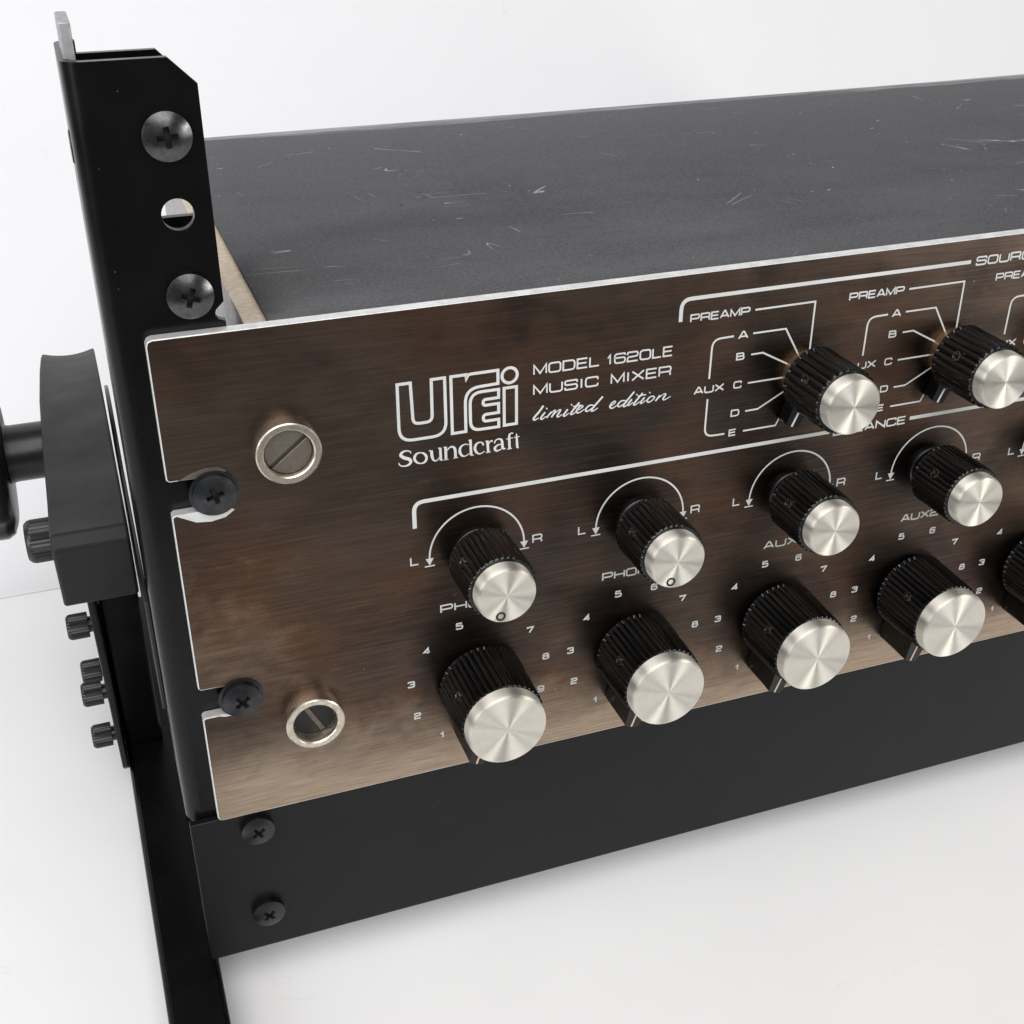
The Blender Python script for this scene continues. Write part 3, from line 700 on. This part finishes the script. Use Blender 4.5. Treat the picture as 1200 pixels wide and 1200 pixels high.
# upright rail: folded channel
RT = 187.6; RB = -1.0; RR = 17.4; YF = 3.2; YB = 33.0; XL = -7.6; TH = 2.0; BR = 4.2
def rail(parent):
    bm = bmesh.new()
    notch = [(17.4, 138.0), (16.6, 137.2), (15.6, 136.3), (15.3, 135.2), (15.9, 134.2), (17.4, 133.6)]
    front = [(XL + BR, RB), (RR, RB), (RR, 132.0)] + notch[::-1] + [(RR, RT - 5.2), (RR - 5.2, RT), (XL + BR, RT)]
    plate_with_holes(bm, front, [circ(10.4, 157.2, 3.3)], YF, YF + TH)
    back = [(XL + BR, RB), (RR, RB), (RR, RT - 7.6), (RR - 4.8, RT - 2.6), (XL + BR, RT - 2.6)]
    plate_with_holes(bm, back, [[(4.2, 149.2), (16.2, 149.2), (16.2, 163), (4.2, 163)]], YB - TH, YB)
    # web with rounded folds
    prof = []
    for k in range(9):
        a = math.pi / 2 * k / 8; prof.append((XL + BR - BR * math.sin(a), YF + BR - BR * math.cos(a)))
    for k in range(9):
        a = math.pi / 2 * k / 8; prof.append((XL + BR - BR * math.cos(a), YB - BR + BR * math.sin(a)))
    inner = []
    for k in range(9):
        a = math.pi / 2 * k / 8; r = BR - TH; inner.append((XL + BR - r * math.cos(a), YB - BR + r * math.sin(a)))
    inner2 = []
    for k in range(9):
        a = math.pi / 2 * k / 8; r = BR - TH; inner2.append((XL + BR - r * math.sin(a), YF + BR - r * math.cos(a)))
    prism(bm, prof + inner[::-1] + inner2[::-1], RB, RT, 'Z')
    bmesh.ops.remove_doubles(bm, verts=bm.verts, dist=1e-6)
    o = finish(bm, 'upright_rail', 'black', parent, smooth=40, frame=FP)
    return o
rl = rail(stand)
bm = bmesh.new(); box(bm, XL + 1.0, XL + TH + 1.3, YF + BR + .6, 24, RT - 3, 194.2)
tb = finish(bm, 'rail_tab', 'tabgrey', rl); bevel(tb, .35)
bm = bmesh.new(); lathe(bm, [(3.3, XL + .1), (3.3, XL - .25), (2.9, XL - .35), (1.5, XL - .3)], 32, 'X', (0, 14, 170))
finish(bm, 'web_screw', 'bolt', rl, smooth=30)
# front cross bar below the panel
bm = bmesh.new(); box(bm, -7.3, 490, 0.9, 3.1, -49.4, -0.25); box(bm, -7.3, 490, 3.1, 22, -49.4, -47.4)
bar = finish(bm, 'cross_bar', 'bar', stand, frame=FP); bevel(bar, .35, 3)
screw(ME_CHROME, 10.2, YF, 173.0, 0, stand, FP); screw(ME_CHROME, 10.6, YF, 140.2, 24, stand, FP)
screw(ME_BAR, 9.6, .9, -5.6, 0, stand, FP); screw(ME_BAR, 9.6, .9, -35.6, -12, stand, FP)

# hinge: thin mounting plate against the rail, clamp block, knob
bm = bmesh.new()
pts = [(12, 30), (12, 62)] + [(95 + 33 * math.sin(a), 50 + 33 * math.cos(a)) for a in [math.radians(-50 + 11 * k) for k in range(25)]]
prism(bm, pts, -8.7, -7.7, 'X')
o = finish(bm, 'mounting_plate', 'bolt', stand, smooth=30, frame=FP); bevel(o, .2)
XB0, XB1 = -27.0, -9.5
bm = bmesh.new()
top = [(16, 62.5), (11.3, 80.3), (13.4, 83.6), (33, 82.6), (66, 83.6), (99, 82.4), (140, 75.5), (168, 69), (183, 64.5), (190, 59)]
secs = []; NX = 14
for i in range(NX + 1):
    u = i / NX; x = XB0 + (XB1 - XB0) * u
    sag = 1.6 * (1 - (2 * u - 1) ** 2)
    secs.append([V(bm, x, y, z - sag * max(0.0, (y - 60) / 120)) for y, z in top] + [V(bm, x, 190, 48), V(bm, x, 110, 45), V(bm, x, 60, 52)])
for a, b in zip(secs, secs[1:]):
    n = len(a)
    for i in range(n): bm.faces.new((a[i], a[(i + 1) % n], b[(i + 1) % n], b[i]))
bm.faces.new(secs[0]); bm.faces.new(secs[-1])
blk = finish(bm, 'clamp_block', 'block', stand, smooth=24, frame=FP); bevel(blk, .8, 3, 28)
bm = bmesh.new()
lathe(bm, [(8.2, -26.8), (8.2, -36.5), (8.6, -38.2)], 40, 'X', (0, 96, 68), cap0=False, cap1=False)
sh = finish(bm, 'clamp_shaft', 'bolt', stand, smooth=35, frame=FP)
bm = bmesh.new()
prof = [(9, -38.4), (19, -38.6), (22.0, -39.6), (23.2, -41.6), (23.2, -54), (21.5, -56), (6, -57)]
n = 60; rings = []
for r, a in prof:
    rings.append([V(bm, a, 96 + (r - (1.2 * max(0, math.cos(10 * 2 * math.pi * k / n)) if r > 21.8 else 0)) * math.cos(2 * math.pi * k / n), 67 + (r - (1.2 * max(0, math.cos(10 * 2 * math.pi * k / n)) if r > 21.8 else 0)) * math.sin(2 * math.pi * k / n)) for k in range(n)])
for A, B in zip(rings, rings[1:]):
    for k in range(n): bm.faces.new((A[k], A[(k + 1) % n], B[(k + 1) % n], B[k]))
bm.faces.new(rings[0]); bm.faces.new(rings[-1])
kn = finish(bm, 'clamp_knob', 'bolt', stand, smooth=35, frame=FP)
# knurled cap bolt on the block
def cap_bolt(name, r, l, x1, y, z, frame, ribs=0, key='bolt', shank=2.0):
    bm = bmesh.new(); n = ribs * 2 if ribs else 32
    prof = [(r * .82, x1 - l), (r * .96, x1 - l + .15 * r), (r, x1 - l + .3 * r), (r, x1 - shank), (r * .62, x1 - shank), (r * .62, x1 + .3)]
    rings = []
    for rr, a in prof:
        rings.append([V(bm, a, y + (rr - (.22 if ribs and k % 2 and rr > r * .9 else 0)) * math.cos(2 * math.pi * k / n), z + (rr - (.22 if ribs and k % 2 and rr > r * .9 else 0)) * math.sin(2 * math.pi * k / n)) for k in range(n)])
    for A, B in zip(rings, rings[1:]):
        for k in range(n): bm.faces.new((A[k], A[(k + 1) % n], B[(k + 1) % n], B[k]))
    bm.faces.new(rings[0]); bm.faces.new(rings[-1])
    return finish(bm, name, key, stand, smooth=30, frame=frame)
cap_bolt('cap_bolt', 5.4, 6.4, -26.95, 31, 73.5, FP, 32, shank=.05)

# leg on the table, post, side plate (world frame: x across, y back, z up from the table)
WF = Matrix.Identity(4)
bm = bmesh.new(); box(bm, -21.3, -5.4, -150, 150, .03, 13)
leg = finish(bm, 'leg', 'black', stand, frame=WF); bevel(leg, 1.6, 3)
bm = bmesh.new(); box(bm, -20.8, -9.6, 79, 108, 12.5, 101)
post = finish(bm, 'post', 'black', stand, frame=WF); bevel(post, .8, 2)
bm = bmesh.new(); prism(bm, [(70, 13), (73, 9), (125, 9), (125, 99), (61, 99)], -23.3, -21.35, 'X')
sp = finish(bm, 'side_plate', 'black', stand, frame=WF); bevel(sp, .4, 2)
for yy, zz in ((72, 76), (70.5, 49), (91, 38), (74, 26)):
    cap_bolt('plate_bolt', 3.75, 7.2, -23.3, yy, zz, WF, 28, shank=1.3)
